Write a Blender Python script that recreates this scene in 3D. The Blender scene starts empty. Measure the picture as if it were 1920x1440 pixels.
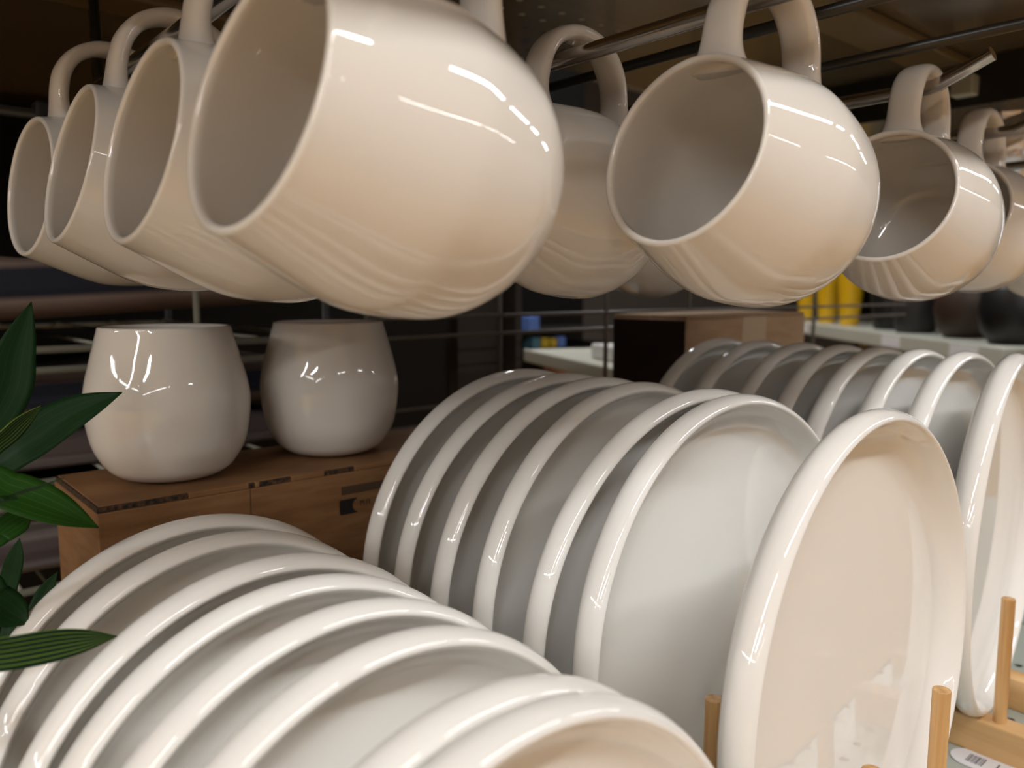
import bpy, bmesh, math, random
from mathutils import Vector, Matrix, Euler

random.seed(7)
scene = bpy.context.scene
COL = scene.collection
R = math.radians

# ------------------------------------------------------------------ camera
CAM_LOC = Vector((0.0, 0.0, 0.3493))
YAW, PITCH, FPX = 0.7147, 0.1178, 1499.0
cam_data = bpy.data.cameras.new('camera')
cam = bpy.data.objects.new('camera', cam_data)
COL.objects.link(cam)
cam.location = CAM_LOC
fw = Vector((math.sin(YAW) * math.cos(PITCH), math.cos(YAW) * math.cos(PITCH), -math.sin(PITCH)))
cam.rotation_euler = fw.to_track_quat('-Z', 'Y').to_euler()
cam_data.sensor_width = 36.0
cam_data.lens = FPX / 1920.0 * 36.0
cam_data.clip_start = 0.01
cam_data.clip_end = 60.0
cam_data.dof.use_dof = True
cam_data.dof.focus_distance = 0.415
cam_data.dof.aperture_fstop = 7.5
cam_data.dof.aperture_blades = 7
scene.camera = cam

# ------------------------------------------------------------------ world and lamps
world = bpy.data.worlds.new('store_ambient')
scene.world = world
world.use_nodes = True
wn = world.node_tree.nodes['Background']
wn.inputs[0].default_value = (1.0, 0.88, 0.74, 1)
wn.inputs[1].default_value = 0.012

LAMP_COL = (0.952, 0.982, 1.0)


def tube_lamp(name, x, y, z, length, power, rot=0.0, width=0.15, color=LAMP_COL):
    l = bpy.data.lights.new(name, 'AREA')
    l.shape = 'RECTANGLE'
    l.size = length
    l.size_y = width
    l.energy = power
    l.color = color
    o = bpy.data.objects.new(name, l)
    COL.objects.link(o)
    o.location = (x, y, z)
    o.rotation_euler = (0, 0, rot)
    return o


# ceiling rows of fluorescent tubes over the aisles, with some added fill lamps
for tx, tl, tp in ((-7.0, 2.2, 52), (-4.6, 2.2, 52), (-2.2, 2.0, 47), (0.10, 1.6, 36), (2.45, 2.2, 52), (5.2, 2.2, 52), (8.0, 2.2, 52)):  # the three leftmost carry the row on, added to brighten the left side
    tube_lamp('ceiling_tube_or_fill', tx, -1.4, 2.42, tl, tp)
for tx in (-6.5, -3.5, -0.5, 2.6, 5.6, 8.6):
    tube_lamp('ceiling_tube_or_fill', tx, -5.6, 2.42, 2.5, 45, width=0.10)
tube_lamp('ceiling_tube_or_fill', -4.3, -2.9, 2.42, 2.6, 150)
for ty, tp in ((2.2, 70), (-0.6, 60), (-3.4, 60)):
    tube_lamp('ceiling_tube_or_fill', -7.0, ty, 2.42, 2.2, tp, R(90), width=0.25)  # cross-aisle row: first one read from a reflection, the others added fill
tube_lamp('ceiling_tube_or_fill', 2.0, 1.9, 2.42, 2.0, 38, R(47))  # added to light the far shelf and its pots
tube_lamp('ceiling_tube_or_fill', 0.95, 1.85, 2.42, 1.6, 24)  # added to light the cream end shelf
# daylight from the shop front at the far end of the aisle
dl = bpy.data.lights.new('shop_front_daylight', 'AREA')
dl.shape = 'RECTANGLE'
dl.size, dl.size_y = 1.6, 1.1
dl.energy = 30
dl.color = (0.74, 0.85, 1.0)
dlo = bpy.data.objects.new('shop_front_daylight', dl)
COL.objects.link(dlo)
dlo.location = (10.3, 1.3, 0.9)
dlo.rotation_euler = (0, R(90), 0)

vs = scene.view_settings
vs.view_transform = 'Standard'
vs.look = 'None'
vs.gamma = 1.0
vs.use_curve_mapping = False
vs.exposure = -0.15


# ------------------------------------------------------------------ materials
def mat(name, color, rough=0.5, metal=0.0, coat=0.0, ior=1.5, spec=0.5):
    m = bpy.data.materials.new(name)
    m.use_nodes = True
    b = m.node_tree.nodes['Principled BSDF']
    b.inputs['Base Color'].default_value = (*color, 1)
    b.inputs['Roughness'].default_value = rough
    b.inputs['Metallic'].default_value = metal
    b.inputs['IOR'].default_value = ior
    b.inputs['Coat Weight'].default_value = coat
    b.inputs['Specular IOR Level'].default_value = spec
    return m


def nodes(m):
    return m.node_tree.nodes, m.node_tree.links, m.node_tree.nodes['Principled BSDF']


def noise_mix(m, c0, c1, scale, detail=3.0, stretch=(1, 1, 1), coord='Object', lo=0.35, hi=0.65):
    """base colour = two tones mixed by stretched noise"""
    n, l, b = nodes(m)
    tc = n.new('ShaderNodeTexCoord')
    mp = n.new('ShaderNodeMapping')
    mp.inputs['Scale'].default_value = stretch
    tx = n.new('ShaderNodeTexNoise')
    tx.inputs['Scale'].default_value = scale
    tx.inputs['Detail'].default_value = detail
    rp = n.new('ShaderNodeValToRGB')
    rp.color_ramp.elements[0].position = lo
    rp.color_ramp.elements[1].position = hi
    rp.color_ramp.elements[0].color = (*c0, 1)
    rp.color_ramp.elements[1].color = (*c1, 1)
    l.new(tc.outputs[coord], mp.inputs['Vector'])
    l.new(mp.outputs[0], tx.inputs['Vector'])
    l.new(tx.outputs['Fac'], rp.inputs[0])
    l.new(rp.outputs[0], b.inputs['Base Color'])
    return tx


def bump(m, scale, strength, distance=0.001, stretch=(1, 1, 1)):
    n, l, b = nodes(m)
    tc = n.new('ShaderNodeTexCoord')
    mp = n.new('ShaderNodeMapping')
    mp.inputs['Scale'].default_value = stretch
    tx = n.new('ShaderNodeTexNoise')
    tx.inputs['Scale'].default_value = scale
    tx.inputs['Detail'].default_value = 2
    bp = n.new('ShaderNodeBump')
    bp.inputs['Strength'].default_value = strength
    bp.inputs['Distance'].default_value = distance
    l.new(tc.outputs['Object'], mp.inputs['Vector'])
    l.new(mp.outputs[0], tx.inputs['Vector'])
    l.new(tx.outputs['Fac'], bp.inputs['Height'])
    l.new(bp.outputs[0], b.inputs['Normal'])


M_GLAZE = mat('white_glaze', (0.74, 0.685, 0.615), 0.03, ior=1.6)
bump(M_GLAZE, 22, 0.05, 0.002)
M_PLATE = mat('plate_glaze', (0.85, 0.822, 0.778), 0.03, ior=1.55)
bump(M_PLATE, 14, 0.05, 0.002)

M_BAMBOO = mat('bamboo', (0.6, 0.36, 0.16), 0.42)
noise_mix(M_BAMBOO, (0.50, 0.27, 0.10), (0.68, 0.43, 0.20), 60, 4, (1, 0.06, 1))
M_BAMBOO_PEG = mat('bamboo_peg', (0.6, 0.36, 0.16), 0.42)
noise_mix(M_BAMBOO_PEG, (0.46, 0.24, 0.085), (0.66, 0.41, 0.18), 220, 4, (1, 1, 0.03))

M_CHROME = mat('chrome', (0.52, 0.50, 0.48), 0.16, 1.0)
M_DARKSTEEL = mat('dark_steel', (0.018, 0.016, 0.014), 0.35)
M_BLACKPLASTIC = mat('black_plastic', (0.012, 0.012, 0.012), 0.4)
M_WIRE = mat('cream_wire', (0.30, 0.29, 0.23), 0.4)
M_GRIDWIRE = mat('dull_grid_wire', (0.13, 0.11, 0.09), 0.4)
M_CARD = mat('cardboard', (0.33, 0.19, 0.09), 0.8)
noise_mix(M_CARD, (0.21, 0.098, 0.036), (0.27, 0.135, 0.052), 30, 5, (1, 1, 6))
bump(M_CARD, 180, 0.15, 0.0006, (6, 6, 0.4))
M_CARD_B = mat('cardboard_tan', (0.45, 0.29, 0.17), 0.8)
noise_mix(M_CARD_B, (0.41, 0.26, 0.15), (0.49, 0.32, 0.19), 25, 5, (1, 1, 4))
M_CORRUGATED = mat('corrugated_edge', (0.05, 0.026, 0.012), 0.9)
noise_mix(M_CORRUGATED, (0.012, 0.007, 0.004), (0.10, 0.05, 0.022), 400, 2)
M_INK = mat('black_ink', (0.012, 0.010, 0.010), 0.6)
M_INKBROWN = mat('brown_ink', (0.075, 0.042, 0.02), 0.8)
M_PAPER = mat('white_paper', (0.78, 0.77, 0.80), 0.5)
M_GREYINK = mat('grey_ink', (0.16, 0.15, 0.17), 0.6)


def perforated(name, color, pitch, rad, ox, oy, rough=0.3):
    """painted sheet with round holes on a square pitch"""
    m = mat(name, color, rough)
    n, l, b = nodes(m)
    tc = n.new('ShaderNodeTexCoord')
    sep = n.new('ShaderNodeSeparateXYZ')
    l.new(tc.outputs['Object'], sep.inputs[0])

    def cell(sock, off):
        a = n.new('ShaderNodeMath'); a.operation = 'SUBTRACT'
        a.inputs[1].default_value = off
        l.new(sock, a.inputs[0])
        d = n.new('ShaderNodeMath'); d.operation = 'DIVIDE'
        d.inputs[1].default_value = pitch
        l.new(a.outputs[0], d.inputs[0])
        r = n.new('ShaderNodeMath'); r.operation = 'ROUND'
        l.new(d.outputs[0], r.inputs[0])
        s = n.new('ShaderNodeMath'); s.operation = 'SUBTRACT'
        l.new(d.outputs[0], s.inputs[0])
        l.new(r.outputs[0], s.inputs[1])
        q = n.new('ShaderNodeMath'); q.operation = 'POWER'
        q.inputs[1].default_value = 2
        ab = n.new('ShaderNodeMath'); ab.operation = 'ABSOLUTE'
        l.new(s.outputs[0], ab.inputs[0])
        l.new(ab.outputs[0], q.inputs[0])
        return q
    qx, qy = cell(sep.outputs[0], ox), cell(sep.outputs[1], oy)
    ad = n.new('ShaderNodeMath'); ad.operation = 'ADD'
    l.new(qx.outputs[0], ad.inputs[0])
    l.new(qy.outputs[0], ad.inputs[1])
    gt = n.new('ShaderNodeMath'); gt.operation = 'GREATER_THAN'
    gt.inputs[1].default_value = (rad / pitch) ** 2
    l.new(ad.outputs[0], gt.inputs[0])
    l.new(gt.outputs[0], b.inputs['Alpha'])
    return m


M_DECK = perforated('mint_deck', (0.42, 0.45, 0.40), 0.028, 0.0034, 0.740, 0.199)
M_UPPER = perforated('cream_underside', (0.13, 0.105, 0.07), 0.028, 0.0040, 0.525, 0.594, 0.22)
M_SHELF_CREAM = mat('cream_shelf_paint', (0.50, 0.50, 0.43), 0.4)
M_DARKBACK = mat('dark_shelf_or_added_board', (0.006, 0.005, 0.004), 0.8, spec=0.15)
M_POST = mat('brown_post', (0.045, 0.034, 0.025), 0.6)

M_FLOOR = mat('wood_floor', (0.5, 0.3, 0.15), 0.35)
noise_mix(M_FLOOR, (0.45, 0.24, 0.06), (0.56, 0.32, 0.09), 3, 5, (0.3, 6, 1))
M_CEIL = mat('ceiling_white', (0.74, 0.72, 0.69), 0.8)
M_WALL = mat('wall_paint', (0.10, 0.09, 0.08), 0.8)

M_YELLOW = mat('yellow_plastic', (0.78, 0.46, 0.01), 0.3)
M_POTGREY = mat('charcoal_pot', (0.026, 0.024, 0.025), 0.5)
M_POTBROWN = mat('brown_glaze', (0.035, 0.018, 0.010), 0.5)
M_POTBLACK = mat('black_pot', (0.005, 0.005, 0.0055), 0.45)
M_GREYFAB = mat('grey_fabric', (0.17, 0.155, 0.15), 0.95)
M_BLUE = mat('blue_pack', (0.08, 0.15, 0.42), 0.4)
M_TEAL = mat('teal_pack', (0.05, 0.13, 0.18), 0.4)
M_YEL2 = mat('mustard_pack', (0.35, 0.26, 0.02), 0.4)
M_PEACH = mat('peach_pack', (0.62, 0.34, 0.22), 0.5)
M_ROSE = mat('rose_pack', (0.40, 0.18, 0.13), 0.5)
M_BEIGE = mat('beige_pack', (0.42, 0.33, 0.22), 0.6)
M_WHITEP = mat('white_plastic', (0.80, 0.79, 0.77), 0.35)
M_SILVER = mat('silver_film', (0.88, 0.86, 0.93), 0.32, 0.85)
bump(M_SILVER, 60, 0.8, 0.006)


def stripe_cloth(name, c0, c1, c2, scale):
    m = mat(name, c0, 0.95)
    n, l, b = nodes(m)
    tc = n.new('ShaderNodeTexCoord')
    mp = n.new('ShaderNodeMapping')
    mp.inputs['Scale'].default_value = (0.02, 1, 1)
    w = n.new('ShaderNodeTexWave')
    w.wave_type = 'BANDS'
    w.bands_direction = 'Z'
    w.inputs['Scale'].default_value = scale
    w.inputs['Distortion'].default_value = 0.4
    rp = n.new('ShaderNodeValToRGB')
    e = rp.color_ramp.elements
    e[0].position, e[0].color = 0.25, (*c0, 1)
    e[1].position, e[1].color = 0.75, (*c2, 1)
    k = e.new(0.5)
    k.color = (*c1, 1)
    l.new(tc.outputs['Object'], mp.inputs['Vector'])
    l.new(mp.outputs[0], w.inputs['Vector'])
    l.new(w.outputs['Fac'], rp.inputs[0])
    l.new(rp.outputs[0], b.inputs['Base Color'])
    bump(m, 700, 0.4, 0.001)
    return m


M_CLOTH_A = stripe_cloth('striped_throw_rose', (0.16, 0.10, 0.075), (0.25, 0.18, 0.15), (0.018, 0.020, 0.032), 5)
M_CLOTH_B = stripe_cloth('striped_throw_brown', (0.075, 0.042, 0.028), (0.10, 0.06, 0.045), (0.012, 0.014, 0.025), 6)
M_CLOTH_C = stripe_cloth('striped_throw_grey', (0.16, 0.125, 0.115), (0.20, 0.16, 0.15), (0.10, 0.07, 0.065), 7)


def leaf_mat(name, dark, light, count, thin):
    """green blade with pale lengthwise veins, driven by its UV"""
    m = mat(name, dark, 0.5, spec=0.15)
    n, l, b = nodes(m)
    uv = n.new('ShaderNodeUVMap')
    sep = n.new('ShaderNodeSeparateXYZ')
    l.new(uv.outputs[0], sep.inputs[0])
    mul = n.new('ShaderNodeMath'); mul.operation = 'MULTIPLY'
    mul.inputs[1].default_value = count * math.pi
    l.new(sep.outputs[0], mul.inputs[0])
    s = n.new('ShaderNodeMath'); s.operation = 'SINE'
    l.new(mul.outputs[0], s.inputs[0])
    ab = n.new('ShaderNodeMath'); ab.operation = 'ABSOLUTE'
    l.new(s.outputs[0], ab.inputs[0])
    rp = n.new('ShaderNodeValToRGB')
    e = rp.color_ramp.elements
    e[0].position, e[0].color = 0.0, (*light, 1)
    e[1].position, e[1].color = thin, (*dark, 1)
    l.new(ab.outputs[0], rp.inputs[0])
    # uneven veins
    tc = n.new('ShaderNodeTexNoise')
    tc.inputs['Scale'].default_value = 9
    l.new(uv.outputs[0], tc.inputs['Vector'])
    mx = n.new('ShaderNodeMixRGB')
    mx.inputs[2].default_value = (*dark, 1)
    half = n.new('ShaderNodeMath'); half.operation = 'MULTIPLY'
    half.inputs[1].default_value = 0.45
    l.new(tc.outputs['Fac'], half.inputs[0])
    l.new(half.outputs[0], mx.inputs[0])
    l.new(rp.outputs[0], mx.inputs[1])
    l.new(mx.outputs[0], b.inputs['Base Color'])
    return m


M_LEAF = leaf_mat('leaf_deep_green', (0.007, 0.032, 0.007), (0.03, 0.08, 0.022), 6, 0.10)
M_LEAF_S = leaf_mat('leaf_striped', (0.006, 0.028, 0.010), (0.30, 0.40, 0.04), 7, 0.34)
M_LEAF_B = leaf_mat('leaf_fresh_green', (0.016, 0.065, 0.006), (0.07, 0.16, 0.02), 6, 0.15)
M_STEM = mat('plant_stem', (0.05, 0.09, 0.02), 0.6)


# ------------------------------------------------------------------ helpers
def finish(name, verts, faces, material, parent=None, smooth=False, matrix=None, uvs=None):
    me = bpy.data.meshes.new(name)
    me.from_pydata([tuple(v) for v in verts], [], faces)
    me.validate()
    bm = bmesh.new()
    bm.from_mesh(me)
    bmesh.ops.recalc_face_normals(bm, faces=bm.faces)
    bm.to_mesh(me)
    bm.free()
    if smooth:
        for p in me.polygons:
            p.use_smooth = True
    me.materials.append(material)
    o = bpy.data.objects.new(name, me)
    COL.objects.link(o)
    if parent:
        o.parent = parent
    if matrix is not None:
        o.matrix_basis = matrix
    return o


class MB:
    """collects simple shapes into one mesh"""

    def __init__(self):
        self.v, self.f = [], []

    def box(self, x0, x1, y0, y1, z0, z1):
        i = len(self.v)
        self.v += [Vector(p) for p in ((x0, y0, z0), (x1, y0, z0), (x1, y1, z0), (x0, y1, z0),
                                       (x0, y0, z1), (x1, y0, z1), (x1, y1, z1), (x0, y1, z1))]
        self.f += [[i + a for a in q] for q in ((0, 3, 2, 1), (4, 5, 6, 7), (0, 1, 5, 4), (1, 2, 6, 5), (2, 3, 7, 6), (3, 0, 4, 7))]
        return self

    def tube(self, pts, rad, seg=12, cap=True, squash=None):
        pts = [Vector(p) for p in pts]
        rads = rad if isinstance(rad, (list, tuple)) else [rad] * len(pts)
        i0 = len(self.v)
        up = None
        for k, p in enumerate(pts):
            t = (pts[min(k + 1, len(pts) - 1)] - pts[max(k - 1, 0)]).normalized()
            if up is None:
                up = Vector((0, 0, 1)) if abs(t.z) < 0.9 else Vector((1, 0, 0))
            s = t.cross(up).normalized()
            up = s.cross(t).normalized()
            for j in range(seg):
                a = 2 * math.pi * j / seg
                self.v.append(p + (s * math.cos(a) + up * math.sin(a)) * rads[k])
        for k in range(len(pts) - 1):
            for j in range(seg):
                a, b = i0 + k * seg + j, i0 + k * seg + (j + 1) % seg
                self.f.append([a, b, b + seg, a + seg])
        if cap:
            self.f.append([i0 + j for j in range(seg)][::-1])
            e = i0 + (len(pts) - 1) * seg
            self.f.append([e + j for j in range(seg)])
        return self

    def build(self, name, material, parent=None, smooth=False, bevel=0.0, matrix=None):
        o = finish(name, self.v, self.f, material, parent, smooth, matrix)
        if bevel:
            md = o.modifiers.new('bevel', 'BEVEL')
            md.width = bevel
            md.segments = 2
            md.limit_method = 'ANGLE'
        return o


def catmull(P, n=6):
    P = [Vector(p) for p in P]
    E = [P[0] * 2 - P[1]] + P + [P[-1] * 2 - P[-2]]
    out = []
    for i in range(1, len(E) - 2):
        p0, p1, p2, p3 = E[i - 1], E[i], E[i + 1], E[i + 2]
        for k in range(n):
            t = k / n
            out.append(0.5 * (2 * p1 + (p2 - p0) * t + (2 * p0 - 5 * p1 + 4 * p2 - p3) * t * t + (3 * p1 - p0 - 3 * p2 + p3) * t ** 3))
    out.append(P[-1])
    return out


def revolve(profile, seg):
    """closed surface of revolution around z; profile starts and ends on the axis"""
    v, f = [], []
    rings = []
    for r, z in profile:
        if r < 1e-6:
            rings.append([len(v)])
            v.append(Vector((0, 0, z)))
        else:
            rings.append(list(range(len(v), len(v) + seg)))
            for j in range(seg):
                a = 2 * math.pi * j / seg
                v.append(Vector((r * math.cos(a), r * math.sin(a), z)))
    for A, B in zip(rings, rings[1:]):
        for j in range(seg):
            k = (j + 1) % seg
            if len(A) == 1 and len(B) == 1:
                continue
            if len(A) == 1:
                f.append([A[0], B[j], B[k]])
            elif len(B) == 1:
                f.append([A[j], B[0], A[k]])
            else:
                f.append([A[j], B[j], B[k], A[k]])
    return v, f


def tag(o, label=None, cat=None, group=None, kind=None):
    if label:
        o['label'] = label
    if cat:
        o['category'] = cat
    if group:
        o['group'] = group
    if kind:
        o['kind'] = kind
    return o


def empty(name, loc=(0, 0, 0), rot=(0, 0, 0)):
    o = bpy.data.objects.new(name, None)
    o.empty_display_size = 0.02
    COL.objects.link(o)
    o.location = loc
    o.rotation_euler = rot
    return o


def copy_tree(o, parent=None):
    c = o.copy()
    COL.objects.link(c)
    if parent:
        c.parent = parent
    for ch in list(o.children):
        copy_tree(ch, c)
    return c


# ------------------------------------------------------------------ the setting
def plane_struct(name, verts, material):
    o = finish(name, verts, [[0, 1, 2, 3]], material)
    return tag(o, kind='structure')


plane_struct('floor', [(-9, -9, -0.95), (11, -9, -0.95), (11, 7, -0.95), (-9, 7, -0.95)], M_FLOOR)
plane_struct('ceiling', [(-9, -9, 2.7), (11, -9, 2.7), (11, 7, 2.7), (-9, 7, 2.7)], M_CEIL)
plane_struct('wall_back', [(-9, 6.5, -0.95), (11, 6.5, -0.95), (11, 6.5, 2.7), (-9, 6.5, 2.7)], M_WALL)
plane_struct('wall_right', [(10.5, -9, -0.95), (10.5, 6.5, -0.95), (10.5, 6.5, 2.7), (10.5, -9, 2.7)], M_WALL)

M_UNSEEN_GOODS = mat('unseen_shelved_goods', (0.3, 0.25, 0.2), 0.6)
_n, _l, _b = nodes(M_UNSEEN_GOODS)
_tc = _n.new('ShaderNodeTexCoord')
_mp = _n.new('ShaderNodeMapping')
_mp.inputs['Rotation'].default_value = (R(90), 0, 0)
_bk = _n.new('ShaderNodeTexBrick')
_bk.inputs['Color1'].default_value = (0.52, 0.50, 0.51, 1)
_bk.inputs['Color2'].default_value = (0.36, 0.34, 0.35, 1)
_bk.inputs['Mortar'].default_value = (0.12, 0.11, 0.11, 1)
_bk.inputs['Scale'].default_value = 2.5
_l.new(_tc.outputs['Object'], _mp.inputs[0])
_l.new(_mp.outputs[0], _bk.inputs[0])
_l.new(_bk.outputs[0], _b.inputs['Base Color'])
plane_struct('unseen_opposite_gondola', [(-1.0, -1.9, -0.95), (9, -1.9, -0.95), (9, -1.9, 1.08), (-1.0, -1.9, 1.08)], M_UNSEEN_GOODS)  # unseen shelving across the aisle, height set to block the far lamps

# ------------------------------------------------------------------ the shelf the crockery stands on, and the one above
deck = empty('display_shelf', (0.45, 0.40, 0.0))
tag(deck, 'mint grey perforated metal shelf board under the plate racks', 'shelf')
MB().box(-0.40, 1.50, 0.087, 0.74, -0.0015, 0.0).build('deck_panel', M_DECK, deck, matrix=Matrix.Translation(-deck.location))
MB().box(-0.40, 1.50, 0.085, 0.087, -0.045, 0.0).box(-0.40, 1.50, 0.087, 0.74, -0.05, -0.046).build(
    'front_lip', M_DARKBACK, deck, matrix=Matrix.Translation(-deck.location))

UZ = 0.62
upper = empty('upper_shelf', (0.30, 0.40, UZ))
tag(upper, 'brown looking underside of the metal shelf above the hanging mugs', 'shelf')
inv = Matrix.Translation(-upper.location)
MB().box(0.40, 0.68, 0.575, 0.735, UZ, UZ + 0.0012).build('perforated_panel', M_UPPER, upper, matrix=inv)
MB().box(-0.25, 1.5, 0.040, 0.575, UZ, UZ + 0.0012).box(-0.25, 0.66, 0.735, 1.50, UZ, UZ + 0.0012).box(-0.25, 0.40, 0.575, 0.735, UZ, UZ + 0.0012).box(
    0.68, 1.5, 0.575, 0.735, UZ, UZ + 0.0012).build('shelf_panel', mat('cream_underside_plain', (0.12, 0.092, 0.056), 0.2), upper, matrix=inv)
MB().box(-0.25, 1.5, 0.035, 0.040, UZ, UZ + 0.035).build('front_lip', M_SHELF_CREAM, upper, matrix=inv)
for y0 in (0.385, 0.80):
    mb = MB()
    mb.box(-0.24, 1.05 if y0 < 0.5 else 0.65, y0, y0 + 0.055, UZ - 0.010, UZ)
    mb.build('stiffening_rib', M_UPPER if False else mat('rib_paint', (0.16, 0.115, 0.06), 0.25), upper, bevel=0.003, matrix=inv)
br = MB().box(1.052, 1.056, 0.10, 0.72, UZ - 0.055, UZ - 0.0005)
br.build('shelf_bracket', M_DARKSTEEL, upper, matrix=inv)
MB().box(1.030, 1.052, 0.375, 0.40, UZ - 0.045, UZ - 0.022).build('bracket_clip', M_SHELF_CREAM, upper.children[-1], bevel=0.002)

# ------------------------------------------------------------------ wire grid behind the crockery
GY = 0.72
grid = empty('wire_grid_panel', (0.5, GY, 0.0))
tag(grid, 'dull wire grid panel standing behind the mugs and plates', 'grid panel')
g = MB()
for z in (0.105, 0.125, 0.200, 0.220, 0.298, 0.319):
    g.tube([(0.43, GY, z), (1.7, GY, z)], 0.0022, 8)
for x in (0.43, 0.61, 0.795, 0.975, 1.16, 1.34):
    g.tube([(x, GY + 0.005, 0.0), (x, GY + 0.005, UZ - 0.012)], 0.003, 8)
g.build('wire_grid', M_GRIDWIRE, grid, smooth=True, matrix=Matrix.Translation(-grid.location))
MB().tube([(-0.5, GY, 0.483), (1.7, GY, 0.483)], 0.004, 8).build('mounting_bar', M_DARKSTEEL, grid, smooth=True, matrix=Matrix.Translation(-grid.location))
MB().tube([(0.187, GY + 0.006, 0.36), (0.187, GY + 0.006, UZ - 0.012)], 0.004, 8).build('upright_wire', M_DARKSTEEL, grid, smooth=True, matrix=Matrix.Translation(-grid.location))
MB().tube([(0.257, GY + 0.006, 0.0), (0.257, GY + 0.006, 0.36)], 0.003, 8).build('upright_wire', M_WIRE, grid, smooth=True, matrix=Matrix.Translation(-grid.location))

# ------------------------------------------------------------------ hooks
HOOK_Z = 0.4771


def hook(x, y_front, label, tip=True, z=HOOK_Z, material=M_CHROME, name='display_hook', rise=0.0105):
    e = empty(name, (x, GY, z))
    tag(e, label, 'hook', 'steel display hooks')
    pts = [(0, 0.0, 0.005), (0, -0.02, 0.0)]
    n = 10
    L = GY - y_front
    for k in range(1, n + 1):
        pts.append((0, -L * k / n, 0))
    if tip:
        yb = pts[-1][1]
        pts += [(0, yb - 0.004, 0.0004), (0, yb - 0.008, 0.0016), (0, yb - 0.011, 0.0030), (0, yb - 0.037, 0.0030 + rise)]
    MB().tube(pts, 0.0045, 18).build('rod', material, e, smooth=True)
    o = e.children[0]
    md = o.modifiers.new('split', 'EDGE_SPLIT')
    md.split_angle = R(60)
    MB().box(-0.009, 0.009, -0.006, 0.012, -0.010, 0.016).build('mounting_bracket', M_BLACKPLASTIC, e, bevel=0.002)
    return e


hook(0.148, 0.19, 'steel hook carrying the four mugs in the left row')
hook(0.327, 0.172, 'steel hook carrying the big mug right of centre and another behind')
hook(0.548, 0.226, 'steel hook with bright upturned tip carrying the small right mug')
hook(0.743, 0.240, 'steel hook carrying the half hidden mug at the right edge')
hook(0.955, 0.235, 'steel hook of the farthest mug at the right border')


def label_arm(x, z, label):
    e = empty('label_arm', (x, GY, z))
    tag(e, label, 'rod', 'dark rods over the hooks')
    MB().tube([(0, 0, 0), (0, -GY + 0.09, 0)], 0.0035, 12).build('rod', M_DARKSTEEL, e, smooth=True)
    MB().box(-0.012, 0.012, -0.004, 0.010, -0.01, 0.02).build('mounting_bracket', M_BLACKPLASTIC, e, bevel=0.002)


label_arm(0.430, 0.50, 'thin dark rod above and behind the handle of the mug right of centre')
label_arm(0.533, 0.50, 'thin dark rod running above the bright upturned hook tip')

# ------------------------------------------------------------------ mugs
MUG_H = 0.0915 * 1.12
_out = [(0.0, 0.0016), (0.0185, 0.0016), (0.0195, 0.0), (0.0225, 0.0), (0.0238, 0.0016)]
_ctl = [(.0262, .0008), (.0345, .0035), (.0418, .0093), (.0494, .0222), (.0530, .0430), (.0520, .0560), (.0472, .0735)]
_outer = [Vector((r * .99, z * 1.12)) for r, z in _ctl] + [Vector((.0417, MUG_H - 0.0016))]
_outer = [(p[0], p[1]) for p in catmull(_outer, 7)]
TH = 0.0031
_lip = []
for k in range(1, 8):
    a = math.pi * k / 8
    _lip.append((.0417 - TH / 2 + TH / 2 * math.cos(a), MUG_H - 0.0016 + 0.0016 * math.sin(a)))
_inner = [(max(r - TH - 0.0002, 0), max(z, 0.0)) for r, z in reversed(_outer) if z > 0.012]
_inner = [p for p in _inner]
_bottom = [(0.036, 0.0092), (0.029, 0.0066), (0.018, 0.0056), (0.0, 0.0054)]
MUG_PROFILE = _out + _outer + _lip + _inner + _bottom


def handle_mesh():
    path = [(0.0405, 0.0865), (0.0500, 0.0885), (0.0620, 0.0895), (0.0740, 0.0880), (0.0850, 0.0815), (0.0925, 0.0700), (0.0945, 0.0560),
            (0.0915, 0.0430), (0.0830, 0.0330), (0.0720, 0.0275), (0.0600, 0.0245), (0.0455, 0.0225)]
    P = catmull([Vector((r, 0, z)) for r, z in path], 5)
    n = len(P)
    v, f = [], []
    seg = 20
    for k, p in enumerate(P):
        t = (P[min(k + 1, n - 1)] - P[max(k - 1, 0)]).normalized()
        side = Vector((0, 1, 0))
        nor = side.cross(t).normalized()
        u = k / (n - 1)
        fl = max(0.0, 1 - u / 0.16) ** 2 + max(0.0, 1 - (1 - u) / 0.16) ** 2
        w = 0.0098 + 0.0052 * fl
        h = 0.0044 + 0.0030 * fl
        for j in range(seg):
            a = 2 * math.pi * j / seg
            c, s = math.cos(a), math.sin(a)
            ex = 0.80
            v.append(p + side * (w * math.copysign(abs(c) ** ex, c)) + nor * (h * math.copysign(abs(s) ** ex, s)))
    for k in range(n - 1):
        for j in range(seg):
            a, b = k * seg + j, k * seg + (j + 1) % seg
            f.append([a, b, b + seg, a + seg])
    f.append(list(range(seg)))
    f.append([(n - 1) * seg + j for j in range(seg)][::-1])
    return v, f


def make_mug():
    e = empty('mug')
    v, f = revolve(MUG_PROFILE, 96)
    finish('body', v, f, M_GLAZE, e, True)
    v, f = handle_mesh()
    finish('handle', v, f, M_GLAZE, e, True)
    return e


def orient(e, rim, axis, handle_dir):
    a = Vector(axis).normalized()
    h = Vector(handle_dir)
    x = (h - a * h.dot(a)).normalized()
    y = a.cross(x)
    rim = Vector(rim)
    base = rim - a * MUG_H
    m = Matrix((x, y, a)).transposed().to_4x4()
    m.translation = base
    e.matrix_world = m


mug0 = make_mug()
mug_used = [False]


def put_mug(rim, axis, label, group, handle=(0, 0, 1)):
    e = copy_tree(mug0) if mug_used[0] else mug0
    mug_used[0] = True
    orient(e, rim, axis, handle)
    tag(e, label, 'mug', group)
    return e


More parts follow.
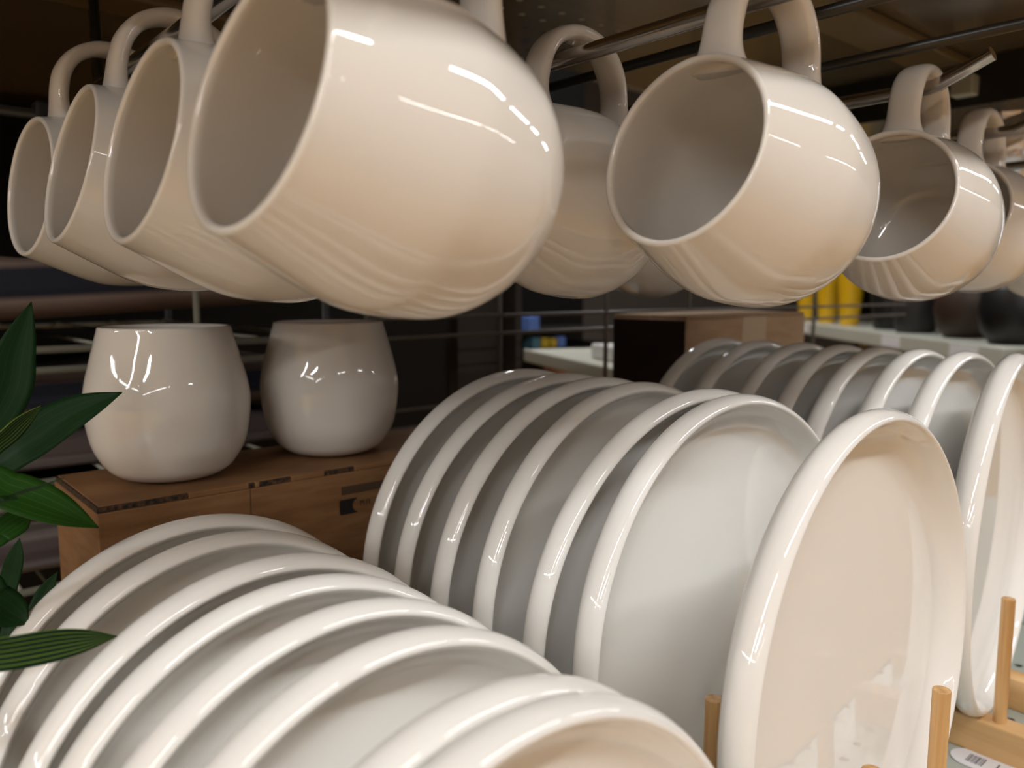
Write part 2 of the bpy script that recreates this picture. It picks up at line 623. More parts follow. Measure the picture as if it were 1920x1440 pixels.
HG = 'white mugs hanging from hooks'
put_mug((0.1002, 0.2317, 0.4051), (-0.9677, -0.0572, 0.2456), 'largest and nearest hanging white mug, front of the left row', HG)
put_mug((0.1018, 0.3429, 0.4078), (-0.9758, -0.0293, 0.2165), 'hanging white mug directly behind the largest one in the left row', HG)
put_mug((0.1036, 0.4661, 0.4135), (-0.9731, -0.0179, 0.2296), 'hanging white mug second from the left edge, third in the left row', HG)
put_mug((0.1018, 0.5592, 0.4105), (-0.9870, -0.1028, 0.1238), 'leftmost and farthest hanging white mug of the left row', HG)
put_mug((0.2782, 0.2138, 0.4074), (-0.9680, 0.0191, 0.2502), 'hanging white mug right of centre with its round opening facing left', HG)
put_mug((0.2790, 0.3330, 0.4100), (-0.9680, 0.0, 0.2400), 'shaded hanging mug peeking out behind the largest mug', HG)
put_mug((0.4978, 0.2272, 0.4065), (-0.9680, -0.0950, 0.2323), 'smaller hanging white mug under the bright upturned hook tip', HG)
put_mug((0.4990, 0.4550, 0.4080), (-0.9680, 0.0, 0.2300), 'dim hanging mug whose bottom shows behind the mug right of centre', HG)
put_mug((0.6930, 0.2600, 0.4120), (-0.9700, -0.05, 0.2323), 'hanging mug half hidden behind the small right mug, at the right edge', HG)
put_mug((0.9050, 0.2620, 0.4020), (-0.9700, -0.05, 0.2323), 'farthest hanging mug showing only its edge at the right border', HG)

BOX_TOP = 0.2225
BG = 'white mugs on the cardboard box'
put_mug((0.1765, 0.5580, BOX_TOP + MUG_H), (0, 0, 1), 'white mug standing on the left of the cardboard box', BG, (0.45, 0.9, 0))
put_mug((0.2990, 0.5610, BOX_TOP + MUG_H), (0, 0, 1), 'white mug standing on the right of the cardboard box', BG, (0.5, 0.87, 0))


# ------------------------------------------------------------------ plates
def plate_profile(Rp, dep=0.0215):
    """plate axis = +z (front), lip crest at z = 0"""
    k = dep / 0.0215
    foot = Rp * 0.62
    back = [(0.0, -0.0212), (foot - 0.006, -0.0212), (foot - 0.003, -0.0222), (foot + 0.001, -0.0222), (foot + 0.004, -0.0212)]
    wall = [(Rp - 0.0200, -0.0210), (Rp - 0.0110, -0.0196), (Rp - 0.0045, -0.0165), (Rp - 0.0010, -0.0125), (Rp - 0.0001, -0.0085),
            (Rp - 0.0009, -0.0045), (Rp - 0.0026, -0.0016), (Rp - 0.0043, -0.0003), (Rp - 0.0055, -0.0003), (Rp - 0.0068, -0.0016),
            (Rp - 0.0084, -0.0050), (Rp - 0.0110, -0.0095), (Rp - 0.0160, -0.0138), (Rp - 0.0240, -0.0160), (Rp - 0.034, -0.0168)]
    wall = [(p[0], p[1]) for p in catmull([Vector(p) for p in wall], 4)]
    face = [(Rp * 0.5, -0.0170), (0.0, -0.0170)]
    return [(r, z * k) for r, z in back + wall + face]


PLATE_MESH = {}


def put_plate(rack_x, y, zb, lean, psi, Rp, label, group, name='dinner_plate'):
    key = round(Rp, 4)
    if key not in PLATE_MESH:
        v, f = revolve(plate_profile(Rp), 128)
        o = finish(name, v, f, M_PLATE, None, True)
        PLATE_MESH[key] = o
    else:
        o = PLATE_MESH[key].copy()
        COL.objects.link(o)
    ex = Vector((math.cos(psi), math.sin(psi), 0))
    ey = Vector((-math.sin(psi), math.cos(psi), 0))
    up = ey * math.sin(lean) + Vector((0, 0, 1)) * math.cos(lean)
    n = -ey * math.cos(lean) + Vector((0, 0, 1)) * math.sin(lean)
    c = Vector((rack_x, y, zb)) + up * Rp
    m = Matrix((ex, up, n)).transposed().to_4x4()
    m.translation = c
    o.matrix_world = m
    tag(o, label, 'plate', group)
    return o


Q = dict(X=.1355, R=.108, zb=.020, lean=.0963, psi=.039,
         it=[(.3818, -.0378, .0091), (.3414, -.0136, .038), (.2993, -.0438, .0076), (.2567, .034, -.0093), (.2232, .0159, .0072),
             (.1884, .0163, .0242), (.1382, .0300, .0129), (.1248, .0120, .0200)])
P = dict(X=.3936, R=.1352, zb=.020, lean=.0158, psi=.0016,
         it=[(.4351, -.0058, -.014), (.3968, -.0222, -.0387), (.3616, -.0213, -.0023), (.318, .0147, .0142), (.2775, -.0304, -.0317),
             (.2358, .044, .0172), (.1627, .0129, .06)])
RR = dict(X=.6866, R=.1405, zb=.020, lean=.027, psi=.0314,
          it=[(.4546, .0007, .0098), (.4124, -.0003, -.004), (.3682, .0008, -.0036), (.3297, -.001, -.0031), (.2973, -.0051, -.011),
              (.2606, .0054, .0147), (.2250, .0088, .024), (.2015, -.040, .110)])
ORD = ['farthest back', 'second from the back', 'third from the back', 'fourth from the back', 'fifth from the back', 'sixth from the back']
for S, who, grp, kind in ((Q, 'left rack by the box', 'plates in the left rack', 'smaller white plate'),
                          (P, 'middle rack', 'plates in the middle rack', 'large white plate'),
                          (RR, 'right rack', 'plates in the right rack', 'white plate')):
    last = len(S['it']) - 1
    for i, (y, dl, dp) in enumerate(S['it']):
        if i == last:
            lab = {'Q': 'frontmost smaller white plate cut off by the bottom edge',
                   'P': 'large front plate of the middle rack showing its whole face',
                   'R': 'front white plate of the right rack, at the right edge behind a tall peg'}['QPR'[[Q, P, RR].index(S)]]
        elif S is Q and i == last - 1:
            lab = 'smaller white plate nested right behind the frontmost one, left rack'
        elif S is P and i == last - 1:
            lab = 'large white plate with a shadow across its face, second from the front'
        elif S is RR and i == last - 1:
            lab = 'white plate just behind the front one in the right rack'
        else:
            lab = '%s on edge, %s in the %s' % (kind, ORD[i], who)
        put_plate(S['X'], y, S['zb'], S['lean'] + dl, S['psi'] + dp, S['R'], lab, grp)


# ------------------------------------------------------------------ bamboo plate racks
def rack(xs, y0, y1, peg_ys, rail_top, peg_h, label, peg_r=0.0046, skip=0, left_ys=None):
    cx = sum(xs) / len(xs)
    e = empty('plate_rack', (cx, (y0 + y1) / 2, 0))
    tag(e, label, 'plate rack', 'bamboo plate racks')
    inv = Matrix.Translation(-e.location)
    for x in xs:
        MB().box(x - 0.010, x + 0.010, y0, y1, 0.0, rail_top).build('rail', M_BAMBOO, e, bevel=0.0015, matrix=inv)
    for y in (y0 + 0.02, y1 - 0.02):
        MB().box(min(xs) + 0.010, max(xs) - 0.010, y - 0.008, y + 0.008, 0.001, rail_top * 0.55).build('crossbar', M_BAMBOO, e, bevel=0.001, matrix=inv)
    for x in xs:
        for y in ((left_ys or peg_ys) if x < cx else peg_ys[skip:]):
            MB().tube([(x, y, rail_top - 0.004), (x, y, rail_top + peg_h - 0.0008)], peg_r, 20).build(
                'peg', M_BAMBOO_PEG, e, matrix=inv, bevel=0.0007)
            for p in e.children[-1].data.polygons:
                p.use_smooth = len(p.vertices) == 4
    return e


rack((0.094, 0.177), 0.10, 0.43, [0.114, 0.162, 0.2125, 0.2455, 0.285, 0.328, 0.370, 0.412], 0.026, 0.085,
     'bamboo rack holding the smaller plates, hidden under the left row')
rack((0.336, 0.4350), 0.13, 0.48, [0.154, 0.192, 0.2365, 0.268, 0.309, 0.352, 0.389, 0.427, 0.466], 0.028, 0.112,
     'bamboo rack of the middle row with its pegs by the large front plate',
     left_ys=[0.145, 0.192, 0.2275, 0.2685, 0.309, 0.352, 0.389, 0.427, 0.466])
rack((0.648, 0.740), 0.10, 0.50, [0.188, 0.2535, 0.2900, 0.3225, 0.3610, 0.405, 0.447], 0.027, 0.097,
     'bamboo rack under the right row with a tall peg at the right edge', skip=1)

# ------------------------------------------------------------------ price sticker on the deck
tg = empty('price_sticker', (0.6275, 0.178, 0.0004))
tag(tg, 'white oval barcode sticker on the metal shelf beside the bamboo rail', 'sticker')
v = []
N = 40
for k in range(N):
    a = 2 * math.pi * k / N
    v.append(Vector((0.0125 * math.cos(a), 0.0125 * math.sin(a) + (0.022 if math.sin(a) > 0 else -0.022), 0)))
top = [p + Vector((0, 0, 0.0005)) for p in v]
finish('label_paper', v + top, [list(range(N))[::-1], list(range(N, 2 * N))] + [[k, (k + 1) % N, N + (k + 1) % N, N + k] for k in range(N)], M_PAPER, tg)
mb = MB()
y = 0.023
for wdt in (.0005, .0010, .0004, .0008, .0005, .0012, .0004, .0006, .0010):
    mb.box(-0.006, 0.006, y - wdt, y, 0.0005, 0.0007)
    y -= wdt + 0.0006
mb.build('barcode', M_GREYINK, tg)
mb = MB()
for k in range(6):
    yy = 0.004 - k * 0.0042
    mb.box(-0.008, -0.004, yy - 0.0022, yy, 0.0005, 0.0007)
    mb.box(-0.002, 0.006 - 0.002 * (k % 2), yy - 0.0012, yy, 0.0005, 0.0007)
mb.build('printed_lines', M_GREYINK, tg)

# ------------------------------------------------------------------ cardboard box under the two mugs
bx = empty('cardboard_box', (0.30, 0.558, 0.0))
tag(bx, 'brown cardboard box carrying two white mugs behind the left plates', 'box')
inv = Matrix.Translation(-bx.location)
x0, x1, y0, y1, zt = 0.115, 0.560, 0.503, 0.613, BOX_TOP
mb = MB()
mb.box(x0, x1, y0, y1, 0, zt - 0.004)
for a_, b_ in ((0.168, 0.207), (0.2115, 0.2145), (0.237, 0.262), (0.286, 0.340), (0.365, x1)):
    mb.box(a_, b_, y0, y0 + 0.0032, zt - 0.004, zt)
mb.build('box_body', M_CARD, bx, bevel=0.0008, matrix=inv)
MB().box(x0 + 0.0020, x1, y0 + 0.0032, y1 - 0.002, zt - 0.0036, zt).build('lid_flap', M_CARD, bx, bevel=0.0005, matrix=inv)
for a_, b_ in ((x0 + 0.0006, 0.1678), (0.2072, 0.2113), (0.2147, 0.2368), (0.2622, 0.2858), (0.3402, 0.3648)):
    MB().box(a_, b_, y0 + 0.0012, y0 + 0.0034, zt - 0.0039, zt - 0.0007).build('corrugated_edge', M_CORRUGATED, bx, matrix=inv)
MB().box(x0 + 0.0006, x0 + 0.0022, y0 + 0.0036, y1 - 0.002, zt - 0.0039, zt - 0.0007).build('corrugated_edge', M_CORRUGATED, bx, matrix=inv)
mb = MB()
# printed mark: dark block with a round bite, a bar over it and a few glyphs
v, f = [], []
mx0, mx1, mz0, mz1 = 0.2728, 0.2858, 0.1880, 0.1990
pts = [(mx0 + 0.001, mz0), (mx1 + .001, mz0)]
for k in range(9):
    a = -math.pi / 2 + math.pi * k / 8
    pts.append((mx1 + .001 - 0.0035 * math.cos(a), (mz0 + mz1) / 2 + 0.0045 * math.sin(a)))
pts += [(mx1 + .001, mz1), (mx0, mz1), (mx0, mz0 + 0.001)]
v = [Vector((a, y0 - 0.0002, b)) for a, b in pts] + [Vector((a, y0 + 0.0005, b)) for a, b in pts]
n = len(pts)
f = [list(range(n)), list(range(n, 2 * n))[::-1]] + [[k, (k + 1) % n, n + (k + 1) % n, n + k] for k in range(n)]
finish('printed_mark', v, f, M_INK, bx, matrix=inv)
mb = MB().box(0.2745, 0.318, y0 - 0.0002, y0 + 0.0005, 0.2025, 0.2085)
mb.build('printed_bar', M_INKBROWN, bx, matrix=inv)


def stroke_text(mb, x, z, h, w, text, y):
    """block capitals from bars (M, A, R shapes as faintly printed)"""
    t = h * 0.2
    for ch in text:
        if ch == 'M':
            mb.box(x, x + t, y - .0002, y + .0005, z, z + h).box(x + w - t, x + w, y - .0002, y + .0005, z, z + h)
            mb.box(x + w / 2 - t / 2, x + w / 2 + t / 2, y - .0002, y + .0005, z + h * .4, z + h).box(x, x + w, y - .0002, y + .0005, z + h - t, z + h)
        if ch == 'A':
            mb.box(x, x + t, y - .0002, y + .0005, z, z + h).box(x + w - t, x + w, y - .0002, y + .0005, z, z + h)
            mb.box(x, x + w, y - .0002, y + .0005, z + h - t, z + h).box(x, x + w, y - .0002, y + .0005, z + h * .4, z + h * .4 + t)
        x += w * 1.4
    return mb


stroke_text(MB(), 0.2895, 0.1925, 0.0035, 0.0035, 'MA', y0).build('printed_letters', M_INKBROWN, bx, matrix=inv)
MB().box(0.2072, 0.2076, y0 - 0.0002, y0 + 0.0005, 0.12, zt - 0.002).build('seam', M_INKBROWN, bx, matrix=inv)

# ------------------------------------------------------------------ tan carton behind the right rack
cb = empty('cardboard_carton', (0.82, 0.57, 0.0))
tag(cb, 'tan cardboard carton standing behind the right row of plates', 'box')
inv = Matrix.Translation(-cb.location)
MB().box(0.697, 0.940, 0.520, 0.625, 0.0, 0.318).build('box_body', M_CARD_B, cb, bevel=0.002, matrix=inv)
MB().box(0.6962, 0.6969, 0.522, 0.623, 0.002, 0.316).build('painted_shade_side', mat('painted_side_shade', (0.022, 0.010, 0.006), 0.7, spec=0.2), cb, matrix=inv)  # shade of the left face painted on as a near-black panel
MB().box(0.698, 0.939, 0.521, 0.571, 0.3182, 0.3212).box(0.698, 0.939, 0.574, 0.624, 0.3182, 0.3212).build('top_flap', M_CARD_B, cb, bevel=0.001, matrix=inv)
MB().box(0.80, 0.85, 0.5196, 0.5202, 0.285, 0.318).build('tape', mat('clear_tape', (0.55, 0.42, 0.28), 0.2), cb, matrix=inv)


# ------------------------------------------------------------------ artificial plant at the left edge
plant = empty('artificial_plant', (-0.055, 0.385, 0.0))
tag(plant, 'green artificial plant with long pointed leaves at the left edge', 'plant')
pinv = Matrix.Translation(-plant.location)
MB().tube(catmull([(-0.055, 0.385, 0.08), (-0.05, 0.39, 0.16), (-0.035, 0.40, 0.24), (-0.03, 0.42, 0.30)], 5), 0.0035, 10).build(
    'stem', M_STEM, plant, smooth=True, matrix=pinv)
pot_prof = [(0.0, 0.0), (0.030, 0.0), (0.034, 0.02), (0.042, 0.095), (0.040, 0.097), (0.036, 0.088), (0.0, 0.084)]
v, f = revolve(pot_prof, 40)
finish('pot', v, f, M_POTGREY, plant, True)


def leaf(ctrl, width, normal, material, fold=0.18, wpeak=0.45, droop=0.0):
    P = catmull([Vector(p) for p in ctrl], 8)
    n = len(P)
    nv = Vector(normal).normalized()
    v, f, uv = [], [], []
    cols = 9
    for k, p in enumerate(P):
        t = (P[min(k + 1, n - 1)] - P[max(k - 1, 0)]).normalized()
        s = t.cross(nv).normalized()
        up = s.cross(t).normalized()
        u = k / (n - 1)
        w = width * (math.sin(math.pi * min(1.0, (u / wpeak) * 0.5)) if u < wpeak else math.cos(math.pi / 2 * ((u - wpeak) / (1 - wpeak)) ** 1.25))
        w = max(w, 0.0002)
        for j in range(cols):
            q = j / (cols - 1) * 2 - 1
            v.append(p + s * (w * q) + up * (w * fold * (abs(q) - 0.5)))
            uv.append((j / (cols - 1), u))
    top = len(v)
    m = len(v)
    th = 0.0004
    v2 = []
    for k in range(n):
        for j in range(cols):
            v2.append(v[k * cols + j] - nv * th)
    allv = v + v2
    alluv = uv + uv
    for k in range(n - 1):
        for j in range(cols - 1):
            a = k * cols + j
            f.append([a, a + 1, a + 1 + cols, a + cols])
            f.append([m + a, m + a + cols, m + a + 1 + cols, m + a + 1])
    rim = [k * cols for k in range(n)] + [(n - 1) * cols + j for j in range(1, cols)] + [k * cols + cols - 1 for k in range(n - 2, -1, -1)] + list(range(cols - 2, 0, -1))
    for a, b in zip(rim, rim[1:] + rim[:1]):
        f.append([a, b, m + b, m + a])
    me = bpy.data.meshes.new('leaf')
    me.from_pydata([tuple(x) for x in allv], [], f)
    lay = me.uv_layers.new(name='UVMap')
    for lp in me.loops:
        lay.data[lp.index].uv = alluv[lp.vertex_index]
    for p in me.polygons:
        p.use_smooth = True
    me.materials.append(material)
    o = bpy.data.objects.new('leaf', me)
    COL.objects.link(o)
    o.parent = plant
    o.matrix_basis = pinv
    return o


V = (-0.35, -0.9, 0.15)
leaf([(-0.03, 0.41, 0.22), (0.030, 0.45, 0.250), (0.066, 0.465, 0.292), (0.075, 0.469, 0.318), (0.084, 0.473, 0.343)], 0.0105, (-0.15, -0.95, 0.1), M_LEAF, wpeak=0.55)
leaf([(-0.03, 0.42, 0.255), (0.046, 0.427, 0.266), (0.067, 0.424, 0.277), (0.087, 0.422, 0.290), (0.110, 0.417, 0.2995)], 0.0098, (-0.2, -0.8, 0.55), M_LEAF, wpeak=0.62)
leaf([(-0.03, 0.41, 0.25), (0.040, 0.408, 0.272), (0.057, 0.407, 0.283), (0.065, 0.407, 0.290), (0.0735, 0.408, 0.2972)], 0.0045, (0.3, -0.9, -0.2), M_LEAF_S, wpeak=0.6)
leaf([(-0.03, 0.40, 0.27), (0.041, 0.404, 0.270), (0.057, 0.397, 0.263), (0.072, 0.390, 0.2545), (0.089, 0.387, 0.2425)], 0.0092, (0.1, -0.85, 0.5), M_LEAF_B, wpeak=0.58)
leaf([(-0.03, 0.37, 0.235), (0.040, 0.354, 0.2645), (0.052, 0.356, 0.2700), (0.061, 0.355, 0.2720), (0.070, 0.355, 0.2745)], 0.0040, (0.25, 0.25, 0.95), M_LEAF, wpeak=0.5)
leaf([(-0.03, 0.40, 0.21), (0.046, 0.419, 0.233), (0.056, 0.420, 0.239), (0.063, 0.422, 0.2425), (0.069, 0.425, 0.2435)], 0.0060, (0.2, -0.8, 0.6), M_LEAF_B, wpeak=0.7)
leaf([(-0.045, 0.43, 0.10), (0.060, 0.52, 0.140), (0.0715, 0.524, 0.180), (0.0755, 0.523, 0.195), (0.0785, 0.523, 0.207)], 0.0055, (-0.6, -0.8, 0.1), M_LEAF, wpeak=0.6)
leaf([(-0.045, 0.42, 0.10), (0.065, 0.492, 0.150), (0.079, 0.497, 0.169), (0.085, 0.498, 0.180), (0.0915, 0.496, 0.1915)], 0.0050, (-0.5, -0.8, 0.3), M_LEAF, wpeak=0.6)
leaf([(-0.045, 0.40, 0.225), (0.036, 0.399, 0.227), (0.048, 0.397, 0.2165), (0.055, 0.397, 0.2085), (0.060, 0.394, 0.2030)], 0.0078, (0.0, -0.9, 0.35), M_LEAF, wpeak=0.6)
leaf([(-0.045, 0.36, 0.20), (0.018, 0.315, 0.227), (0.040, 0.313, 0.2245), (0.060, 0.318, 0.2205), (0.0785, 0.3235, 0.2160)], 0.0060, (0.0, -0.97, 0.15), M_LEAF_S, wpeak=0.6)

# ------------------------------------------------------------------ throws folded on wire shelves beyond the grid
ws = empty('wire_shelf', (0.35, 1.0, 0.0))
tag(ws, 'cream wire shelving holding folded throws beyond the grid at left', 'shelf')
inv = Matrix.Translation(-ws.location)
for z in (0.005, 0.100, 0.190, 0.300):
    mb = MB()
    mb.tube([(-0.4, 0.745, z), (0.40, 0.745, z)], 0.0034, 8)
    mb.tube([(-0.4, 0.745, z - 0.017), (0.40, 0.745, z - 0.017)], 0.0034, 8)
    mb.tube([(-0.4, 1.25, z), (0.40, 1.25, z)], 0.003, 8)
    for k in range(12):
        x = -0.38 + k * 0.07
        mb.tube([(x, 0.745, z + 0.003), (x, 1.25, z + 0.003)], 0.0018, 6)
    mb.build('shelf_level', M_WIRE, ws, smooth=True, matrix=inv)
for x in (-0.4, 0.40):
    for y in (0.757, 1.25):
        MB().tube([(x, y, -0.05), (x, y, 0.56)], 0.006, 10).build('post', M_DARKSTEEL, ws, smooth=True, matrix=inv)


def throw(x0, x1, z, h, material, label, tilt=0.0, y0=0.815, yaw=0.0):
    """folded cloth: layers that turn over at the front fold"""
    mb = MB()
    layers = 3
    t = h / layers
    W = x1 - x0
    v, f = [], []
    rows = 14
    prof = []
    for k in range(rows):
        a = -math.pi / 2 + math.pi * k / (rows - 1)
        # front fold bulge with shallow layer grooves
        zz = 0.5 + 0.5 * math.sin(a)
        g = 0.004 * abs(math.sin(math.pi * layers * zz))
        prof.append((0.02 - 0.020 * math.cos(a) - g, zz * h))
    prof += [(0.34, h), (0.34, 0)]
    cols = 10
    for c in range(cols):
        x = -W / 2 + W * c / (cols - 1)
        sag = 0.004 * math.sin(c * 1.3)
        for (yy, zz) in prof:
            v.append(Vector((x, yy + 0.003 * math.sin(c * 0.9), zz + sag * (zz / h))))
    n = len(prof)
    for c in range(cols - 1):
        for k in range(n):
            a, b = c * n + k, c * n + (k + 1) % n
            f.append([a, b, b + n, a + n])
    f.append(list(range(n)))
    f.append([(cols - 1) * n + k for k in range(n)][::-1])
    o = finish('folded_throw', v, f, material, None, True)
    o.location = ((x0 + x1) / 2, y0, z)
    o.rotation_euler = (0, -tilt, yaw)
    return tag(o, label, 'throw', 'folded throws beyond the grid')


throw(0.02, 0.38, 0.3270, 0.055, M_CLOTH_A, 'folded striped throw with navy band, left under the farthest mugs', tilt=0.055, y0=0.775)
throw(0.00, 0.38, 0.2330, 0.046, M_CLOTH_B, 'folded brown throw seen left of the two standing mugs', y0=0.765)
throw(0.00, 0.38, 0.1940, 0.034, M_CLOTH_C, 'folded pale rose throw just left of the cardboard box top', y0=0.765)
throw(0.00, 0.38, 0.1050, 0.050, M_CLOTH_C, 'folded grey throw low behind the leaves at left', y0=0.765)

# brown upright post; dark board added to blacken the gaps behind the throws
up_ = empty('shelf_upright', (0.70, 0.90, 0.0))
tag(up_, 'dark brown upright panel behind the grid above the middle plates', 'upright')
MB().box(0.665, 0.745, 0.88, 0.90, -0.05, 0.60).build('panel', M_POST, up_, matrix=Matrix.Translation(-up_.location))
MB().box(0.753, 0.765, 0.86, 0.90, -0.05, 0.60).build('post', M_POST, up_, matrix=Matrix.Translation(-up_.location))
db = MB().box(-0.6, 1.10, 1.505, 1.525, -0.95, 0.70).box(-0.6, 0.64, 1.30, 1.31, -0.95, 0.60).build('added_dark_board', M_DARKBACK)
tag(db, 'black board added for the darkness behind the folded throws', 'panel')

# ------------------------------------------------------------------ next aisle: long shelf with pots at right
A = Vector((2.915, 1.623, 0.22))
B = Vector((1.96, 0.607, 0.22))
u = (B - A).normalized()
w = Vector((0, 0, 1)).cross(u)
if w.x < 0:
    w = -w
gd = empty('gondola_shelf', A)
tag(gd, 'far cream edged store shelf with yellow and dark pots, right background', 'shelf')


def oriented(o_pts, name, material, parent, bevel=0.0):
    """box given in the far shelf's own frame: along u, across w, up z"""
    (a0, a1), (b0, b1), (z0, z1) = o_pts
    v = []
    for z in (z0, z1):
        for a, b in ((a0, b0), (a1, b0), (a1, b1), (a0, b1)):
            v.append(u * a + w * b + Vector((0, 0, z)))
    o = finish(name, v, [[0, 3, 2, 1], [4, 5, 6, 7], [0, 1, 5, 4], [1, 2, 6, 5], [2, 3, 7, 6], [3, 0, 4, 7]], material, parent)
    if bevel:
        md = o.modifiers.new('bevel', 'BEVEL'); md.width = bevel; md.segments = 2
    return o


LEN = (B - A).length
oriented(((-0.6, LEN), (0.0, 0.42), (-0.02, 0.0)), 'shelf_panel', M_SHELF_CREAM, gd)
oriented(((-0.6, LEN), (-0.012, 0.0), (-0.042, 0.002)), 'price_rail', M_SHELF_CREAM, gd, 0.004)
oriented(((-0.6, LEN), (0.42, 0.44), (-1.1, 1.3)), 'back_panel', M_DARKBACK, gd)
oriented(((-0.6, LEN), (0.0, 0.42), (-0.32, -0.30)), 'lower_panel', M_DARKBACK, gd)
oriented(((-0.6, LEN), (0.0, 0.42), (0.42, 0.44)), 'top_panel', M_DARKBACK, gd)
for a0, a1 in ((0.01, 0.10), (0.77, 0.89), (1.17, 1.30)):
    oriented(((a0, a1), (-0.0135, -0.0118), (-0.036, -0.004)), 'price_card', M_PAPER, gd)


def far(a, b, z=0.0):
    return A + u * a + w * b + Vector((0, 0, z))


def pot(loc, prof, material, name, label, cat, group=None):
    v, f = revolve(prof, 40)
    o = finish(name, v, f, material, None, True)
    o.location = loc
    return tag(o, label, cat, group)


yv = [(0, 0), (0.030, 0), (0.032, 0.004), (0.046, 0.185), (0.048, 0.19), (0.045, 0.19), (0.030, 0.012), (0, 0.010)]
pot(far(-0.20, 0.08), yv, M_YELLOW, 'tumbler', 'yellow tapered tumbler beside the tan carton, left of the yellow ones', 'tumbler', 'yellow tumblers on the far shelf')
pot(far(0.04, 0.08), yv, M_YELLOW, 'tumbler', 'brightest yellow tapered tumbler, middle of the yellow ones', 'tumbler', 'yellow tumblers on the far shelf')
pot(far(0.25, 0.085), yv, M_YELLOW, 'tumbler', 'yellow tapered tumbler standing deeper, right of the yellow ones', 'tumbler', 'yellow tumblers on the far shelf')
kv = [(0, 0), (0.050, 0), (0.055, 0.01), (0.068, 0.12), (0.066, 0.125), (0.05, 0.015), (0, 0.012)]
pot(far(0.73, 0.10), kv, M_POTGREY, 'plant_pot', 'charcoal pot on the far shelf under the small right mug', 'pot', 'dark pots on the far shelf')
pot(far(0.52, 0.12), kv, M_POTBLACK, 'plant_pot', 'black pot on the far shelf right of the yellow tumblers', 'pot', 'dark pots on the far shelf')
bv = [(0, 0), (0.050, 0), (0.070, 0.03), (0.080, 0.075), (0.072, 0.13), (0.066, 0.14), (0.062, 0.14), (0.066, 0.07), (0, 0.02)]
pot(far(0.98, 0.12), bv, M_POTBROWN, 'plant_pot', 'round pot with a brown lower part on the far shelf', 'pot', 'dark pots on the far shelf')
pot(far(1.24, 0.10), bv, M_POTBLACK, 'plant_pot', 'round black pot at the near end of the far shelf', 'pot', 'dark pots on the far shelf')
# things under the far shelf
for k, (a, hgt, m_, lb) in enumerate(((0.42, 0.10, M_BEIGE, 'small beige jar under the far shelf, left of its row'), (0.52, 0.09, M_PEACH, 'small peach jar under the far shelf'),
                                      (0.62, 0.10, M_BEIGE, 'small beige jar under the far shelf, right of the peach one'))):
    jv = [(0, 0), (0.028, 0), (0.030, 0.005), (0.030, hgt * .75), (0.022, hgt * .85), (0.022, hgt), (0, hgt)]
    pot(far(a, 0.08, -0.30), [(r, z * 2.5) for r, z in jv], m_, 'jar', lb, 'jar', 'jars under the far shelf')
pot(far(1.02, 0.08, -0.30), [(0, 0), (0.05, 0.0), (0.08, 0.06), (0.085, 0.12), (0.07, 0.19), (0.03, 0.215), (0, 0.22)],
    mat('speckled_blue', (0.22, 0.20, 0.30), 0.6), 'jar', 'round bluish speckled jar under the far shelf', 'jar')
# grey ottoman beyond the end of the rail
gf = MB()
ov = [(0, 0), (0.16, 0), (0.17, 0.01), (0.172, 0.20), (0.165, 0.215), (0, 0.22)]
pot(far(LEN + 0.20, 0.13, -0.22), ov, M_GREYFAB, 'fabric_bin', 'grey fabric bin at the right edge beyond the far shelf', 'bin')
pot(far(LEN + 0.14, 0.11, 0.0), [(0, 0), (0.07, 0), (0.095, 0.03), (0.10, 0.06), (0.08, 0.10), (0.03, 0.115), (0, 0.117)], M_POTBLACK, 'cushion',
    'round black cushion on top of the grey fabric bin', 'cushion')

# pale column standing beyond at the right edge
cl = MB().box(2.95, 3.15, 0.82, 1.02, -0.95, 2.7).build('column', M_SHELF_CREAM)
tag(cl, kind='structure')
cl.name = 'trim_1'

# ------------------------------------------------------------------ next aisle: end shelf seen through the grid
S0 = Vector((1.161, 1.288, 0.22))
S1 = Vector((0.985, 0.870, 0.22))
es = empty('end_shelf', S0)
tag(es, 'cream shelf end seen through the wire grid above the middle plates', 'shelf')
du = (S1 - S0)
L2 = du.length
du.normalize()
dw = Vector((0, 0, 1)).cross(du)
if dw.x < 0:
    dw = -dw
ou, ow = u, w
u, w = du, dw
oriented(((0.0, L2 + 0.2), (0.0, 0.30), (-0.018, 0.0)), 'shelf_panel', M_SHELF_CREAM, es, 0.006)
oriented(((0.0, L2 + 0.2), (-0.008, 0.0), (-0.026, 0.001)), 'front_lip', M_SHELF_CREAM, es, 0.003)
o = oriented(((0.25, 0.47), (0.04, 0.12), (0.001, 0.028)), 'package', M_WHITEP, None, 0.004)
o.location = S0
tag(o, 'small white package lying on the cream shelf end', 'package')
for k, (a, m_, lb) in enumerate(((0.05, M_ROSE, 'rose coloured packet hanging under the left end of the cream shelf'),
                                 (0.17, M_PEACH, 'peach packet under the middle of the cream shelf end'),
                                 (0.28, M_PEACH, 'peach packet under the right part of the cream shelf end'))):
    o = oriented(((-0.035, 0.035), (-0.02, 0.02), (-0.05, 0.0)), 'packet', m_, None, 0.008)
    o.location = S0 + u * a + w * 0.05 + Vector((0, 0, -0.030))
    tag(o, lb, 'packet', 'packets under the cream shelf end')
u, w = ou, ow

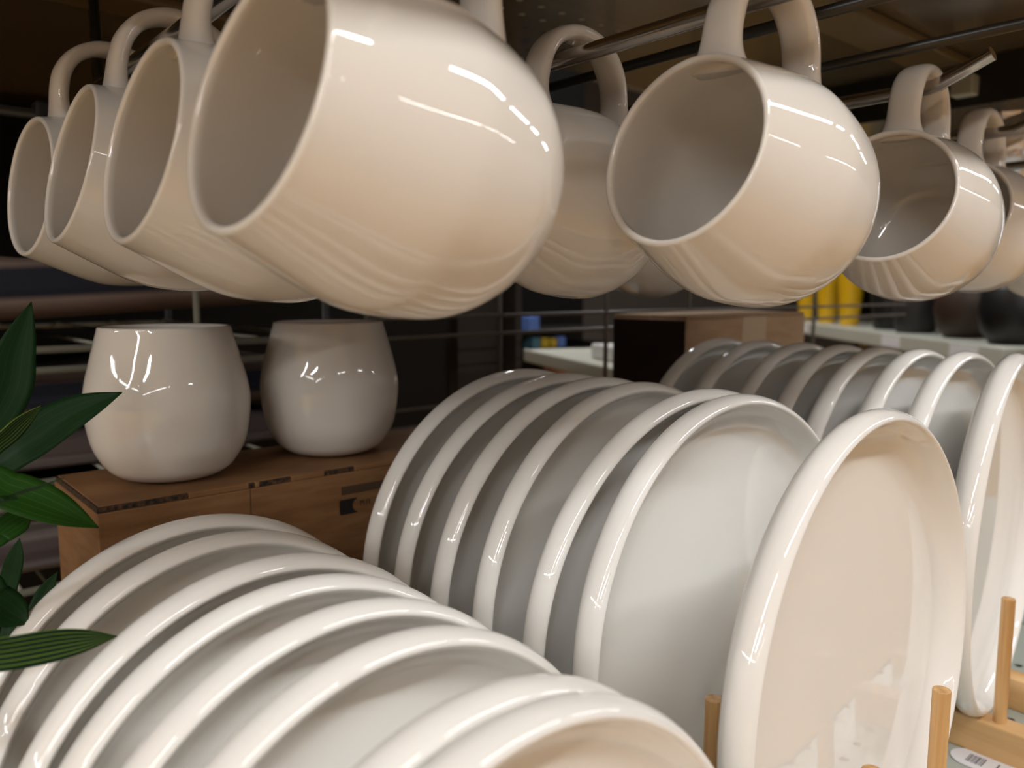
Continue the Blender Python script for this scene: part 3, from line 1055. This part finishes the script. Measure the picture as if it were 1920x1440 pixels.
# small coloured packs far beyond
fs = MB().box(1.62, 2.2, 1.90, 2.2, 0.150, 0.158)
fs = fs.box(1.62, 2.2, 1.90, 2.2, 0.208, 0.214).box(1.10, 2.3, 2.22, 2.24, -0.95, 1.3).build('far_display_and_added_panel', M_DARKBACK)  # tall black panel added so the view beyond the packs stays dark
tag(fs, 'dark shelf pair far beyond the grid carrying small bright packs, with a black panel added behind', 'shelf')
for x, z, s, m_, lb in ((1.75, 0.214, 0.022, M_BLUE, 'blue pack far beyond the grid, above the others'),
                        (1.760, 0.158, 0.016, M_TEAL, 'teal pack far beyond the grid, left of the yellow one'),
                        (1.800, 0.158, 0.015, M_YEL2, 'bright mustard pack far beyond the grid'),
                        (1.838, 0.158, 0.014, M_YEL2, 'duller mustard pack far beyond the grid, beside the pale blue one'),
                        (1.876, 0.158, 0.016, M_BLUE, 'pale blue pack far beyond the grid, rightmost of the row')):
    o = MB().box(-s, s, 0, 0.05, 0, s * 2.2).build('pack', m_, bevel=0.003)
    o.location = (x, 1.905, z)
    tag(o, lb, 'pack', 'small packs far beyond the grid')

# silvery wrapped pack at the right border
v, f = [], []
rows, cols = 14, 10
rng = random.Random(3)
for k in range(rows):
    for j in range(cols):
        a = 2 * math.pi * j / cols
        zz = k / (rows - 1)
        rr = 0.075 * (0.35 + 0.65 * math.sin(math.pi * (0.08 + 0.84 * zz))) * (1 + 0.12 * (rng.random() - 0.5))
        v.append(Vector((rr * math.cos(a), rr * 0.55 * math.sin(a), zz * 0.12)))
for k in range(rows - 1):
    for j in range(cols):
        a, b = k * cols + j, k * cols + (j + 1) % cols
        f.append([a, b, b + cols, a + cols])
f.append(list(range(cols))[::-1])
f.append([(rows - 1) * cols + j for j in range(cols)])
o = finish('wrapped_pack', v, f, M_SILVER, None, False)
o.location = (1.20, 0.375, 0.485)
tag(o, 'crumpled silvery wrapped pack hanging at the upper right border', 'pack')

# printed matter, cards and the side shade belong to the piece they sit on
def sub_part(child, owner):
    child.parent = owner
    child.matrix_basis = owner.matrix_basis.inverted() @ child.matrix_basis


def child_of(root, stem):
    return [c for c in root.children if c.name.split('.')[0] == stem]


for root, owner, stems in ((tg, 'label_paper', ('barcode', 'printed_lines')), (gd, 'price_rail', ('price_card',)),
                           (bx, 'box_body', ('printed_mark', 'printed_bar', 'printed_letters', 'seam')), (cb, 'box_body', ('tape', 'painted_shade_side'))):
    own = child_of(root, owner)[0]
    for st in stems:
        for c in child_of(root, st):
            sub_part(c, own)
